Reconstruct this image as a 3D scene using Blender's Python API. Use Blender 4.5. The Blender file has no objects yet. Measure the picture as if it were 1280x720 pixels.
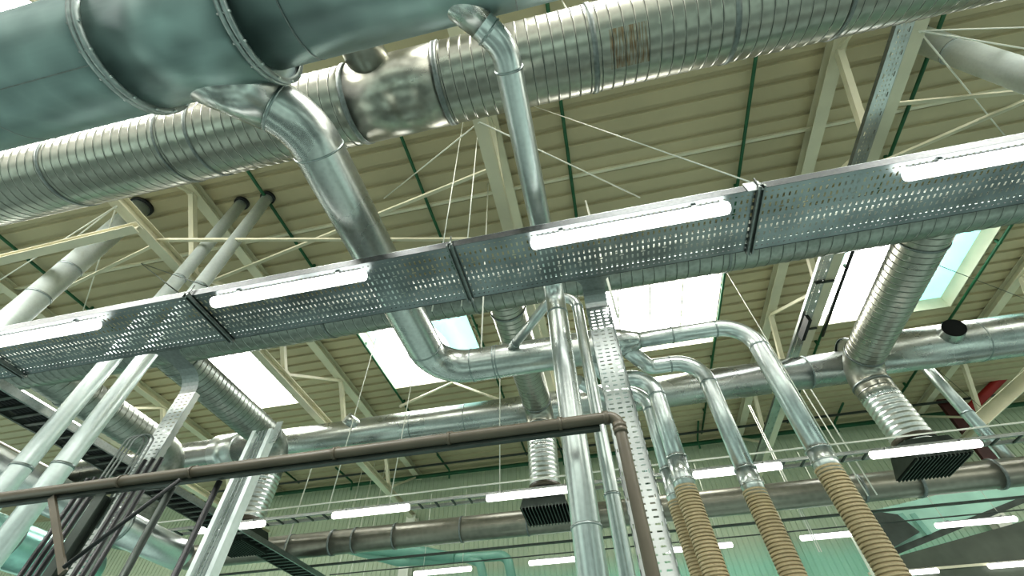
import bpy, bmesh, math, random
from mathutils import Vector, Matrix
random.seed(7)
C = bpy.context.scene.collection
PI = math.pi
CZ = 1.6                       # eye height: heights below are measured from the eye
V3 = Vector

# ------------------------------------------------------------------ camera
PITCH, YAW, ROLL, FPX = math.radians(48.1), math.radians(-10.85), math.radians(-1.68), 550.0
_f = V3((math.sin(YAW)*math.cos(PITCH), math.cos(YAW)*math.cos(PITCH), math.sin(PITCH)))
_r = V3((math.cos(YAW), -math.sin(YAW), 0)); _u = _r.cross(_f)
_c, _s = math.cos(ROLL), math.sin(ROLL)
RR, UU, FF = _c*_r + _s*_u, -_s*_r + _c*_u, _f
cam = bpy.data.cameras.new('camera'); cam.sensor_width = 36; cam.lens = FPX/1280*36; cam.clip_start = .01; cam.clip_end = 200
co = bpy.data.objects.new('camera', cam); C.objects.link(co)
co.matrix_world = Matrix(((RR.x, UU.x, -FF.x, 0), (RR.y, UU.y, -FF.y, 0), (RR.z, UU.z, -FF.z, CZ), (0, 0, 0, 1)))
bpy.context.scene.camera = co
def ray(x, y): return RR*((x-640)/FPX) + UU*(-(y-360)/FPX) + FF
def PZ(x, y, z): d = ray(x, y); return d*(z/d.z)      # survey: the point of height z seen at a photo pixel
def PY(x, y, Y): d = ray(x, y); return d*(Y/d.y)      # the point of depth Y

# ------------------------------------------------------------------ mesh builder
class MB:
    def __init__(s): s.v = []; s.f = []; s.sm = []; s.dark = set()
    def add(s, vs, fs, smooth=False):
        b = len(s.v); s.v += [V3(p) for p in vs]
        for f in fs: s.f.append([b+i for i in f]); s.sm.append(smooth)
        return s
    def box(s, c, d, rot=None):
        c = V3(c); vs = []
        for x in (-.5, .5):
            for y in (-.5, .5):
                for z in (-.5, .5):
                    p = V3((x*d[0], y*d[1], z*d[2])); vs.append(c + (rot @ p if rot else p))
        return s.add(vs, [(0,1,3,2),(4,6,7,5),(0,4,5,1),(2,3,7,6),(0,2,6,4),(1,5,7,3)])
    def beam(s, a, b, w, h, up=(0,0,1)):
        a, b = V3(a), V3(b); d = (b-a); L = d.length; d.normalize()
        up = V3(up)
        if abs(d.dot(up)) > .98: up = V3((0,1,0))
        x = d.cross(up).normalized(); z = x.cross(d)
        return s.box((a+b)/2, (w, L, h), Matrix((x, d, z)).transposed())
    def chan(s, a, b, w, h, t=.012, up=(0,0,1)):
        """an I-shaped bar"""
        a, b = V3(a), V3(b); d = (b-a).normalized(); up = V3(up)
        if abs(d.dot(up)) > .98: up = V3((0,1,0))
        x = d.cross(up).normalized(); z = x.cross(d)
        s.beam(a+z*(h/2-t/2), b+z*(h/2-t/2), w, t, up); s.beam(a-z*(h/2-t/2), b-z*(h/2-t/2), w, t, up)
        return s.beam(a, b, t, h-2*t, up)
    def rings(s, cs, seg=24, cap=(True, True)):
        """cs: list of (centre, direction, radius)"""
        b = len(s.v); prev = None
        for i, ring in enumerate(cs):
            p, d, r = ring[:3]; dk = len(ring) > 3 and i and len(cs[i-1]) > 3
            d = V3(d).normalized()
            if prev is None:
                a = V3((0,0,1)) if abs(d.z) < .9 else V3((0,1,0))
                n = (a - d*a.dot(d)).normalized()
            else:
                n = prev - d*prev.dot(d); n.normalize()
            prev = n; m = d.cross(n)
            for k in range(seg):
                t = 2*PI*k/seg; s.v.append(V3(p) + (n*math.cos(t)+m*math.sin(t))*r)
            if i:
                o = b+(i-1)*seg
                for k in range(seg):
                    k2 = (k+1) % seg
                    if dk: s.dark.add(len(s.f))
                    s.f.append([o+k, o+k2, o+seg+k2, o+seg+k]); s.sm.append(True)
        if cap[0]: s.f.append([b+k for k in range(seg)][::-1]); s.sm.append(False)
        if cap[1]: o = b+(len(cs)-1)*seg; s.f.append([o+k for k in range(seg)]); s.sm.append(False)
        return s
    def rod(s, a, b, r, seg=8):
        a, b = V3(a), V3(b); return s.rings([(a, b-a, r), (b, b-a, r)], seg)
    def band(s, p, d, r, w, h, seg=32):
        p = V3(p); d = V3(d).normalized()
        return s.rings([(p-d*w/2, d, r*.985), (p-d*w/2, d, r+h), (p+d*w/2, d, r+h), (p+d*w/2, d, r*.985)], seg, (False, False))
    def sweep(s, pts, r, bend=.2, seg=24, seam=0, sh=.006, sw=.006, cap=(True, True), n90=9, phase=0):
        s.rings(path_rings(pts, r, bend, seam, sh, sw, n90, phase), seg, cap); return s
    def build(s, name, mat, parent=None):
        if parent is not None: o0 = V3(parent['_loc'])
        else:
            xs = [p.x for p in s.v]; ys = [p.y for p in s.v]; zs = [p.z for p in s.v]
            o0 = V3(((min(xs)+max(xs))/2, (min(ys)+max(ys))/2, min(zs)))
        me = bpy.data.meshes.new(name); me.from_pydata([tuple(p-o0) for p in s.v], [], s.f)
        me.polygons.foreach_set('use_smooth', s.sm)
        bm = bmesh.new(); bm.from_mesh(me); bmesh.ops.recalc_face_normals(bm, faces=bm.faces); bm.to_mesh(me); bm.free()
        me.materials.append(mat)
        if s.dark:
            me.materials.append(M['seam_dark'])
            for i in s.dark: me.polygons[i].material_index = 1
        me.update()
        o = bpy.data.objects.new(name, me); C.objects.link(o)
        if parent is not None: o.parent = parent
        else: o.location = o0 + V3((0,0,CZ))
        o['_loc'] = tuple(o0)
        return o

def path_rings(pts, r, bend=.2, seam=0, sh=.006, sw=.006, n90=9, phase=0):
    pts = [V3(p) for p in pts]; n = len(pts); out = []
    bends = bend if isinstance(bend, (list, tuple)) else [bend]*(n-2)
    start = pts[0]
    def straight(a, b):
        L = (b-a).length
        if L < 1e-5: return
        d = (b-a)/L
        out.append((a, d, r))
        if seam:
            t = seam*(.5+phase)
            while t < L-seam*.3:
                out.extend([(a+d*(t-sw*2.2), d, r), (a+d*(t-sw), d, r), (a+d*(t-sw*.5), d, r+sh, 1), (a+d*(t+sw*.5), d, r+sh, 1), (a+d*(t+sw), d, r), (a+d*(t+sw*2.2), d, r)]); t += seam
        out.append((b, d, r))
    for i in range(1, n-1):
        d1 = (pts[i]-pts[i-1]).normalized(); d2 = (pts[i+1]-pts[i]).normalized()
        th = d1.angle(d2)
        if th < 1e-3: continue
        R = bends[min(i-1, len(bends)-1)]; t = R*math.tan(th/2)
        a = pts[i]-d1*t; straight(start, a)
        nrm = d1.cross(d2).normalized(); cdir = nrm.cross(d1).normalized(); cen = a + cdir*R
        k = max(3, int(n90*th/(PI/2)+.5))
        for j in range(1, k):
            M = Matrix.Rotation(th*j/k, 3, nrm)
            out.append((cen + M @ (a-cen), M @ d1, r))
        start = pts[i]+d2*t
    straight(start, pts[-1])
    return out

def mark(o, label, cat, group=None):
    o['label'] = label; o['category'] = cat
    if group: o['group'] = group
    return o
def thing(name, label, cat, loc, group=None):
    o = bpy.data.objects.new(name, None); C.objects.link(o); o.empty_display_size = .1
    o.location = V3(loc)+V3((0,0,CZ)); o['_loc'] = tuple(loc)
    return mark(o, label, cat, group)
def struct(name, mb, mat):
    o = mb.build(name, mat); o['kind'] = 'structure'; return o

# ------------------------------------------------------------------ materials
def newmat(name):
    m = bpy.data.materials.new(name); m.use_nodes = True; nt = m.node_tree
    return m, nt, nt.nodes['Principled BSDF'], nt.nodes['Material Output']
def N(nt, t, **kw):
    n = nt.nodes.new(t)
    for k, v in kw.items():
        if k == 'op': n.operation = v
        else: n.inputs[k].default_value = v
    return n
def math_n(nt, op, a, b=None):
    n = nt.nodes.new('ShaderNodeMath'); n.operation = op
    for i, x in enumerate((a, b)):
        if x is None: continue
        if isinstance(x, (int, float)): n.inputs[i].default_value = x
        else: nt.links.new(x, n.inputs[i])
    return n.outputs[0]
def ramp(nt, src, stops):
    r = nt.nodes.new('ShaderNodeValToRGB'); e = r.color_ramp.elements
    while len(e) < len(stops): e.new(.5)
    for el, (p, c) in zip(e, stops): el.position = p; el.color = (*c, 1)
    nt.links.new(src, r.inputs['Fac']); return r.outputs['Color']
def lin(r, g, b): return tuple(((c/255+.055)/1.055)**2.4 if c > 10 else c/255/12.92 for c in (r, g, b))
def paint(name, col, rough=.5, var=.15, scale=3.0, metal=0.0, stretch=(1,1,1)):
    m, nt, b, o = newmat(name)
    tc = nt.nodes.new('ShaderNodeTexCoord'); mp = nt.nodes.new('ShaderNodeMapping'); mp.inputs['Scale'].default_value = stretch
    nt.links.new(tc.outputs['Object'], mp.inputs['Vector'])
    n = N(nt, 'ShaderNodeTexNoise', Scale=scale, Detail=4.0); nt.links.new(mp.outputs[0], n.inputs['Vector'])
    lo = tuple(c*(1-var) for c in col); hi = tuple(min(1, c*(1+var)) for c in col)
    nt.links.new(ramp(nt, n.outputs['Fac'], [(.3, lo), (.7, hi)]), b.inputs['Base Color'])
    b.inputs['Roughness'].default_value = rough; b.inputs['Metallic'].default_value = metal
    return m
def galv(name, col=(.56,.58,.56), rough=.28, var=.18, spangle=25.0, metal=.95, rust=None, bump=.06, stretch=(.35,1,1)):
    m, nt, b, o = newmat(name)
    tc = nt.nodes.new('ShaderNodeTexCoord')
    mq = nt.nodes.new('ShaderNodeMapping'); mq.inputs['Scale'].default_value = stretch; nt.links.new(tc.outputs['Object'], mq.inputs['Vector'])
    n = N(nt, 'ShaderNodeTexNoise', Scale=2.2, Detail=5.0); nt.links.new(mq.outputs[0], n.inputs['Vector'])
    vo = N(nt, 'ShaderNodeTexVoronoi', Scale=spangle); nt.links.new(tc.outputs['Object'], vo.inputs['Vector'])
    mix = math_n(nt, 'ADD', math_n(nt, 'MULTIPLY', n.outputs['Fac'], .75), math_n(nt, 'MULTIPLY', vo.outputs['Distance'], .3))
    lo = tuple(c*(1-var) for c in col); hi = tuple(min(1, c*(1+var)) for c in col)
    colr = ramp(nt, mix, [(.3, lo), (.65, hi)])
    if rust:
        p, rad, rc = rust
        sx = nt.nodes.new('ShaderNodeSeparateXYZ'); nt.links.new(tc.outputs['Object'], sx.inputs[0])
        d = math_n(nt, 'ABSOLUTE', math_n(nt, 'SUBTRACT', sx.outputs['X'], p))
        nz = N(nt, 'ShaderNodeTexNoise', Scale=9.0, Detail=6.0); mp = nt.nodes.new('ShaderNodeMapping'); mp.inputs['Scale'].default_value = (9, .7, .7)
        nt.links.new(tc.outputs['Object'], mp.inputs['Vector']); nt.links.new(mp.outputs[0], nz.inputs['Vector'])
        f = math_n(nt, 'MULTIPLY', math_n(nt, 'LESS_THAN', d, rad), math_n(nt, 'MINIMUM', math_n(nt, 'MAXIMUM', math_n(nt, 'MULTIPLY', math_n(nt, 'SUBTRACT', nz.outputs['Fac'], .42), 5.0), 0.0), 1.0))
        f = math_n(nt, 'MULTIPLY', f, math_n(nt, 'LESS_THAN', sx.outputs['Y'], .10))
        f = math_n(nt, 'MULTIPLY', f, math_n(nt, 'GREATER_THAN', sx.outputs['Y'], -.20))
        mx = nt.nodes.new('ShaderNodeMix'); mx.data_type = 'RGBA'
        nt.links.new(math_n(nt, 'MULTIPLY', f, .75), mx.inputs[0]); nt.links.new(colr, mx.inputs[6]); mx.inputs[7].default_value = (*rc, 1)
        colr = mx.outputs[2]
    nt.links.new(colr, b.inputs['Base Color'])
    b.inputs['Metallic'].default_value = metal
    nt.links.new(math_n(nt, 'ADD', math_n(nt, 'MULTIPLY', n.outputs['Fac'], .22), rough-.1), b.inputs['Roughness'])
    bp = nt.nodes.new('ShaderNodeBump'); bp.inputs['Strength'].default_value = bump; bp.inputs['Distance'].default_value = .02
    n2 = N(nt, 'ShaderNodeTexNoise', Scale=5.0, Detail=2.0); nt.links.new(mq.outputs[0], n2.inputs['Vector'])
    nt.links.new(n2.outputs['Fac'], bp.inputs['Height']); nt.links.new(bp.outputs[0], b.inputs['Normal'])
    return m
def perforated(name, along, across, half, col=(.5,.53,.52), pl=.0377, pa=.046, sl=.0036, sa=.012, rough=.3, var=.18):
    """sheet metal punched with rows of slots"""
    m = galv(name, col, rough, var, 5); nt = m.node_tree; b = nt.nodes['Principled BSDF']; o = nt.nodes['Material Output']
    tc = nt.nodes.new('ShaderNodeTexCoord'); sx = nt.nodes.new('ShaderNodeSeparateXYZ'); nt.links.new(tc.outputs['Object'], sx.inputs[0])
    L, A = sx.outputs[along], sx.outputs[across]
    def cell(src, pitch, off=0.0):
        q = math_n(nt, 'FRACT', math_n(nt, 'ADD', math_n(nt, 'DIVIDE', src, pitch), 50.5+off))
        return math_n(nt, 'MULTIPLY', math_n(nt, 'ABSOLUTE', math_n(nt, 'SUBTRACT', q, .5)), pitch)
    h1 = math_n(nt, 'MULTIPLY', math_n(nt, 'LESS_THAN', cell(L, pl), sl), math_n(nt, 'LESS_THAN', cell(A, pa), sa))
    h2 = math_n(nt, 'MULTIPLY', math_n(nt, 'LESS_THAN', cell(L, pl*4, .25), sl*2.4), math_n(nt, 'LESS_THAN', cell(A, pa*3, .5), .0055))
    hole = math_n(nt, 'MAXIMUM', h1, h2)
    hole = math_n(nt, 'MULTIPLY', hole, math_n(nt, 'LESS_THAN', math_n(nt, 'ABSOLUTE', A), half))
    tr = nt.nodes.new('ShaderNodeBsdfTransparent'); mx = nt.nodes.new('ShaderNodeMixShader')
    nt.links.new(hole, mx.inputs[0]); nt.links.new(b.outputs[0], mx.inputs[1]); nt.links.new(tr.outputs[0], mx.inputs[2]); nt.links.new(mx.outputs[0], o.inputs['Surface'])
    return m
def glow(name, col, power, var=None, mid=(.055,.10,.10)):
    m, nt, b, o = newmat(name)
    b.inputs['Base Color'].default_value = (.8,.8,.8,1); b.inputs['Roughness'].default_value = .5
    b.inputs['Emission Strength'].default_value = power; b.inputs['Emission Color'].default_value = (*col, 1)
    if var:
        tc = nt.nodes.new('ShaderNodeTexCoord'); n = N(nt, 'ShaderNodeTexNoise', Scale=.8, Detail=0.0); nt.links.new(tc.outputs['Object'], n.inputs['Vector'])
        sx = nt.nodes.new('ShaderNodeSeparateXYZ'); nt.links.new(tc.outputs['Object'], sx.inputs[0])
        g = math_n(nt, 'ADD', math_n(nt, 'ADD', math_n(nt, 'MULTIPLY', sx.outputs['X'], .33), math_n(nt, 'MULTIPLY', sx.outputs['Y'], .06)), math_n(nt, 'ADD', math_n(nt, 'MULTIPLY', n.outputs['Fac'], .25), .37))
        nt.links.new(ramp(nt, g, [(.05, mid), (.16, col), (.60, col), (.63, var), (.72, mid), (.9, var)]), b.inputs['Emission Color'])
    return m

M = {}
M['galv_big'] = galv('smooth_galvanised_sheet', (.24,.31,.30), .40, .22, 6, .93, bump=.004, stretch=(.10,2.0,2.0))  # colour noise stretched along the duct paints its long reflection streaks
M['galv'] = galv('galvanised_pipe', (.46,.485,.46), .27, .12, 30, .95, bump=.006, stretch=(1,1,1))
M['galv_bright'] = galv('bright_galvanised_pipe', (.58,.62,.60), .29, .08, 30, .92, bump=.005, stretch=(1,1,1))
M['zinc'] = galv('pale_matt_zinc', (.72,.79,.77), .34, .06, 30, .62, bump=.01, stretch=(1,1,1))
M['spiral'] = galv('spiral_duct_sheet', (.34,.34,.295), .30, .12, 18, .93, bump=.012)
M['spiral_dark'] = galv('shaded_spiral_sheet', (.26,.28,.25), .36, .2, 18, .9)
M['flex'] = galv('crinkled_aluminium', (.72,.74,.71), .3, .12, 40)
M['seam'] = galv('dark_band_steel', (.22,.24,.23), .45, .2, 30)
M['seam_dark'] = paint('dark_seam', (.05,.055,.05), .5, .2)
M['flange'] = galv('flange_steel', (.30,.34,.33), .4, .2, 30)
M['tray'] = perforated('perforated_tray_sheet', 0, 1, .225, (.22,.245,.245), .0377, .058, .0062, .0150, .32, .35)  # colour variation stands in for patchy reflections on the tray
M['tray_side'] = galv('tray_flange_steel', (.26,.28,.27), .35, .15, 40)
M['flange_shade'] = galv('shaded_flange_steel', (.07,.075,.075), .4, .3, 40, .8)  # tray steel painted darker, for the shade on the flange
M['riser'] = perforated('perforated_riser_sheet', 2, 0, .075, (.5,.53,.51), .034, .05, .0045, .0135)
M['riser_left'] = M['riser']
M['cream'] = paint('cream_painted_steel', lin(205,200,176), .5, .08, 2)
M['deck'] = paint('cream_roof_deck', lin(178,168,138), .55, .08, .6)
M['cladding'] = None
M['green'] = paint('dark_green_paint', lin(24,84,52), .45, .2)
M['white'] = paint('white_painted_steel', lin(226,226,214), .45, .05)
M['brown'] = paint('brown_grey_plastic_pipe', lin(84,78,65), .42, .14, 5)
M['black'] = paint('black_rubber', lin(24,27,27), .5, .25)
M['darksteel'] = paint('dark_weathered_steel', lin(62,70,64), .45, .25, 6, .5)
M['oxide'] = paint('dark_oxide_red_steel', lin(66,26,24), .5, .2)
M['red'] = paint('red_sprinkler_paint', lin(140,30,26), .45, .15)
M['hose'] = paint('beige_hose_plastic', lin(176,160,128), .5, .12, 8)
M['greyduct'] = galv('dull_grey_duct', (.23,.225,.185), .34, .16, 10, .72)
M['teal'] = paint('pale_teal_painted_duct', lin(112,156,140), .4, .08)
M['tube'] = glow('lit_fluorescent_diffuser', (1, .99, .95), 4)
M['farlamp'] = glow('distant_lit_diffuser', (1, .99, .95), 3)
M['sky'] = glow('lit_skylight_sheet', (1.0, 1.0, .97), 11.0)
M['sky_front'] = glow('front_skylight_sheet', (1.0, 1.0, .97), 22.0)
M['sky_cyan'] = glow('tinted_skylight_sheet', (1.0, 1.0, 1.0), 9.0, (.03, .085, .08))
M['sky_teal'] = glow('teal_skylight_sheet', (.30, .85, .80), 1.6, (.16, .66, .60))
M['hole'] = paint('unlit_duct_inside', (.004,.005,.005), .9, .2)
M['wall_shade'] = paint('shaded_wall_olive', lin(70,78,66), .5, .2)
M['tealmetal'] = galv('teal_lit_metal', (.30,.52,.46), .3, .15, 14, .85)  # teal light on the corner duct is put into the metal colour
M['teal_lit_panel'] = paint('teal_lit_sheet', lin(150,190,172), .35, .15, 2)

# ------------------------------------------------------------------ setting
H = 7.0; HC = 5.6; WALL = 13.95
TX = [-16.5, -11.2, -6.05, -0.74, 4.33, 9.35, 14.5]           # truss lines
SKYX = [(-15.6,-13.0), (-10.3,-7.62), (-4.98,-2.35), (.34,3.22), (5.6,8.46), (10.8,13.4)]
SKYX2 = [(-15.6,-11.4), (-10.6,-6.2), (-4.98,-2.35), (.34,3.22), (5.6,8.46), (10.8,13.4)]
SKY1 = (6.45, 9.0); SKY2 = (-2.7, 0.0)
def decking():
    mb = MB(); pitch = .30
    prof = [(0,0), (.205,0), (.225,.045), (.28,.045), (.30,0)]
    y = -4.8
    holes = [(SKY1, SKYX), (SKY2, SKYX2)]
    while y < WALL+.2:
        spans = [(-24, 24)]
        for (ya, yb), xs in holes:
            if y+.15 > ya and y+.15 < yb:
                spans = []; x0 = -24
                for a, b in xs: spans.append((x0, a)); x0 = b
                spans.append((x0, 24))
        for xa, xb in spans:
            for (ya, za), (yb, zb) in zip(prof[:-1], prof[1:]):
                mb.add([(xa, y+ya, H+za), (xb, y+ya, H+za), (xb, y+yb, H+zb), (xa, y+yb, H+zb)], [(0,1,2,3)])
        y += pitch
    mb.add([(-24,-4.8,H+.4),(24,-4.8,H+.4),(24,WALL+.3,H+.4),(-24,WALL+.3,H+.4)], [(0,3,2,1)]) if False else None
    return mb
struct('ceiling', decking(), M['deck'])

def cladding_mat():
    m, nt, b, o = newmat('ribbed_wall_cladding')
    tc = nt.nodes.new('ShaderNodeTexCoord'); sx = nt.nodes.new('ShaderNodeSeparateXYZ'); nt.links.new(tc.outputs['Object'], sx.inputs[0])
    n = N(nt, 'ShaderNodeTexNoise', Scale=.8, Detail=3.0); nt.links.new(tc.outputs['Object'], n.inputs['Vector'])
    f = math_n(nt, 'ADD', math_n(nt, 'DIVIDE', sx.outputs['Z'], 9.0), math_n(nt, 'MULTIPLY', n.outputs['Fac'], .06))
    nt.links.new(ramp(nt, f, [(.60, lin(156,204,182)), (.66, lin(176,188,164))]), b.inputs['Base Color'])  # lower teal band puts the teal light on the wall into its colour
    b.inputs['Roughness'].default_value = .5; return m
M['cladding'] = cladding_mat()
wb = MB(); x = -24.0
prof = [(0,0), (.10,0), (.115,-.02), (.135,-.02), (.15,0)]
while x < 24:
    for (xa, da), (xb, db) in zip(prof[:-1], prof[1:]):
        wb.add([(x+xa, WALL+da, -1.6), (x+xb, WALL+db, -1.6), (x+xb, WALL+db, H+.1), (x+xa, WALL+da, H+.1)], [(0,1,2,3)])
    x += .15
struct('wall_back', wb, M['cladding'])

# skylights
SN = {3: 'sky', 4: 'sky_cyan', 2: 'sky_cyan', 1: 'sky', 0: 'sky', 5: 'sky'}
wn = 0
for row, (ya, yb) in ((1, SKY1), (2, SKY2)):
    for i, (xa, xb) in enumerate(SKYX if row == 1 else SKYX2):
        wn += 1
        g = MB(); zt = H+.30
        g.add([(xa,ya,zt),(xb,ya,zt),(xb,yb,zt),(xa,yb,zt)], [(0,1,2,3)])
        root = g.build('window_%d' % wn, M[SN[i] if row == 1 else 'sky_front']); root['kind'] = 'structure'
        fr = MB()
        for a, b in (((xa,ya),(xb,ya)), ((xb,ya),(xb,yb)), ((xb,yb),(xa,yb)), ((xa,yb),(xa,ya))):
            fr.beam((*a, H+.16), (*b, H+.16), .03, .32)
        fr.build('window_frame', M['cream'], root)
        if i in (3, 5):
            for k in range(1, 4):
                mm = MB(); xx = xa+(xb-xa)*k/4; mm.beam((xx, ya+.1, zt-.03), (xx, yb-.4, zt-.03), .035, .03); mm.build('mullion', M['white'], root)

# ------------------------------------------------------------------ roof trusses
tname = {-11.2: 'far left', -6.05: 'left', -.74: 'central', 4.33: 'right', 9.35: 'far right'}
TL = {-16.5: 'cream roof truss beyond the far left round pipe, outermost on the left',
      -11.2: 'cream roof truss left of the thick round riser, between two skylights',
      -6.05: 'cream roof truss passing behind the two slanting round riser pipes',
      -.74: 'cream roof truss between the white central skylight and the wide elbow pipe',
      4.33: 'cream roof truss that carries the sloping perforated tray beside the right skylight',
      9.35: 'cream roof truss right of the cyan tinted skylight'}
for tx in TX[1:6]:
    t = thing('roof_truss', TL[tx], 'roof truss', (tx, WALL-.3, HC))
    mb = MB(); mb.chan((tx, -3, HC), (tx, WALL-.1, HC), .17, .16); mb.build('bottom_chord', M['cream'], t)
    mb = MB(); mb.chan((tx, -3, H-.09), (tx, WALL-.1, H-.09), .20, .17); mb.build('top_chord', M['cream'], t)
    y = 2.63-2.75*2
    while y < WALL-.5:
        mb = MB(); mb.beam((tx, y, H-.17), (tx, y+.9, HC+.08), .09, .09); mb.build('web_member', M['cream'], t)
        mb = MB(); mb.beam((tx, y+.9, HC+.08), (tx, y+2.75, H-.17), .055, .055); mb.build('web_member', M['cream'], t)
        mb = MB(); mb.box((tx, y+.9, HC+.09), (.02, .3, .22)); mb.build('gusset_plate', M['cream'], t)
        y += 2.75
# columns
for tx, lb in ((-6.05, 'pale column against the back wall under the left truss'), (4.33, 'pale column against the back wall behind the ribbed hoses'), (-.74, 'pale column against the back wall behind the tall central pipe'), (9.35, 'pale column against the back wall at far right')):
    mb = MB(); mb.chan((tx, WALL-.2, -1.6), (tx, WALL-.2, HC), .3, .3, .02, (0,1,0)); mark(mb.build('wall_column', M['white']), lb, 'column')
# wind braces, X shaped between the trusses
def brace(xa, ya, xb, yb, lb, z=HC+.02):
    mb = MB(); mb.beam((xa, ya, z), (xb, yb, z), .045, .045); mark(mb.build('wind_brace', M['cream']), lb, 'brace')
brace(-6.05, 2.75, -.74, 3.95, 'cream brace running level from behind the wide elbow pipe to the central truss')
brace(-6.05, 3.75, -.74, 2.75, 'cream brace rising right across its level partner beside the wide elbow pipe', HC+.08)
brace(4.33, 3.9, 9.35, 2.2, 'cream brace rising right from the tray top near the right truss')
brace(4.33, 3.0, 9.35, 3.6, 'cream brace running level to the right edge above the upper right lamp', HC+.08)
brace(-11.2, 3.9, -6.05, 2.8, 'cream brace at left behind the thick round riser')
# lower bracing near D
def rod_thing(name, a, b, r, mat, lb, cat, group=None, seg=8):
    mb = MB(); mb.rod(a, b, r, seg); return mark(mb.build(name, M[mat]), lb, cat, group)
rod_thing('wind_brace', PZ(500,508,5.35), PZ(566,478,H-.3), .03, 'cream', 'pale thin brace rising to the lower edge of the teal skylight', 'brace')
rod_thing('wind_brace', PZ(566,478,H-.3), PZ(625,500,5.35), .03, 'cream', 'pale thin brace falling right from the lower edge of the teal skylight', 'brace')
# lap joint of the decking and eave
mb = MB(); mb.box((0, 3.83, H-.03), (48, .05, .06)); o = mb.build('trim_1', M['cream']); o['kind'] = 'structure'

# green conduits along the roof
GX = [(.459*H, 'fourth from the left, ending beside the white skylight'), (.052*H, 'just right of the narrow branch pipe'), (-.316*H, 'beside the central truss, left of the narrow branch pipe'),
      (-.705*H, 'running down the left edge of the teal skylight'), (.812*H, 'beside the right truss and left of the cyan skylight'), (1.215*H, 'down the right edge of the cyan skylight'), (-1.45*H, 'behind the thick round riser at left'), (-1.085*H, 'between the left skylight and the left truss')]
for gx, w in GX:
    mb = MB(); mb.rod((gx, 1.0, H-.10), (gx, 13.2, H-.10), .028)
    t = thing('green_conduit', 'dark green conduit along the roof, '+w, 'conduit', (gx, 13.2, H-.2))
    mb.build('tube', M['green'], t)
    for k in range(5):
        m2 = MB(); m2.box((gx, 2.2+k*2.45, H-.06), (.05, .04, .13)); m2.build('bracket', M['green'], t)

# eave pipes on the back wall
def pz(p, z): return V3((p.x, p.y, z))
mb = MB(); mb.rod((-14, 13.55, 6.78), (14, 13.55, 6.78), .06, 12); t = thing('eave_pipe', 'dark green pipe running level along the top of the back wall', 'pipe', (0,13.55,6.72))
mb.build('tube', M['green'], t)
mb = MB(); mb.rod((-14, 12.75, 6.72), (14, 12.75, 6.72), .035, 10); mark(mb.build('eave_conduit', M['darksteel']), 'thin dark pipe under the roof just in front of the green eave pipe', 'pipe')
for i, px in enumerate((420, 550, 700, 875, 1050)):
    p = PZ(px, 575 - (px-550)*.1, 6.75)
    mb = MB(); mb.sweep([(p.x-.05, 12.4, 6.86), (p.x, 13.5, 6.86), (p.x, 13.55, 6.6)], .03, .08, 8)
    mark(mb.build('drop_conduit', M['green']), ['short green elbow conduit dropping at the eave under the brown pipe bracket', 'short green elbow conduit at the eave below the middle of the brown pipe', 'short green elbow conduit at the eave beside the middle flexible duct', 'short green elbow conduit at the eave behind the hose pipes', 'short green elbow conduit at the eave left of the right flexible duct'][i], 'conduit')

# ------------------------------------------------------------------ A: large smooth duct
ax1 = PZ(215,138,2.98).x; ax2 = PZ(352,86,2.98).x
AZ, AY, AR = 3.05, .235, .346
t = thing('main_duct', 'huge smooth galvanised duct crossing the top left corner', 'duct', (-2, AY, AZ-AR))
def cyl(name, xa, xb, y, z, r, mat, par, seg=64, cap=(True,True)):
    mb = MB(); mb.rings([((xa,y,z),(1,0,0),r), ((xb,y,z),(1,0,0),r)], seg, cap); return mb.build(name, mat, par)
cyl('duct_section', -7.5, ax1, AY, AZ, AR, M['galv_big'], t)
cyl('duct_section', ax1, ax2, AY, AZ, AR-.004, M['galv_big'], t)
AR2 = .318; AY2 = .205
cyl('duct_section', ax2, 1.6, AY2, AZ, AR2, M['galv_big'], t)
for x, r in ((ax1, AR), (ax2, AR-.004)):
    mb = MB(); mb.band((x-.016, AY, AZ), (1,0,0), r, .022, .03, 64); mb.band((x+.016, AY, AZ), (1,0,0), r, .022, .03, 64); fl = mb.build('flange', M['flange'], t)
    for k in range(16):
        a = 2*PI*k/16+.15; m2 = MB(); q = V3((x, AY+math.cos(a)*(r+.018), AZ+math.sin(a)*(r+.018))); m2.rod(q-V3((.04,0,0)), q+V3((.04,0,0)), .007, 6); m2.build('bolt', M['galv_bright'], fl)
for xs in (ax1-.9, ax2+.28, ax2+1.5):
    mb = MB(); yy, rr = (AY, AR) if xs < ax1 else (AY2, AR2); mb.band((xs, yy, AZ), (1,0,0), rr, .006, .002, 64); mb.build('seam', M['seam'], t)
mb = MB(); mb.beam((-6, AY-.02, AZ-AR-.001), (ax1-.05, AY-.02, AZ-AR-.001), .006, .004); mb.build('seam', M['seam'], t)

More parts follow.
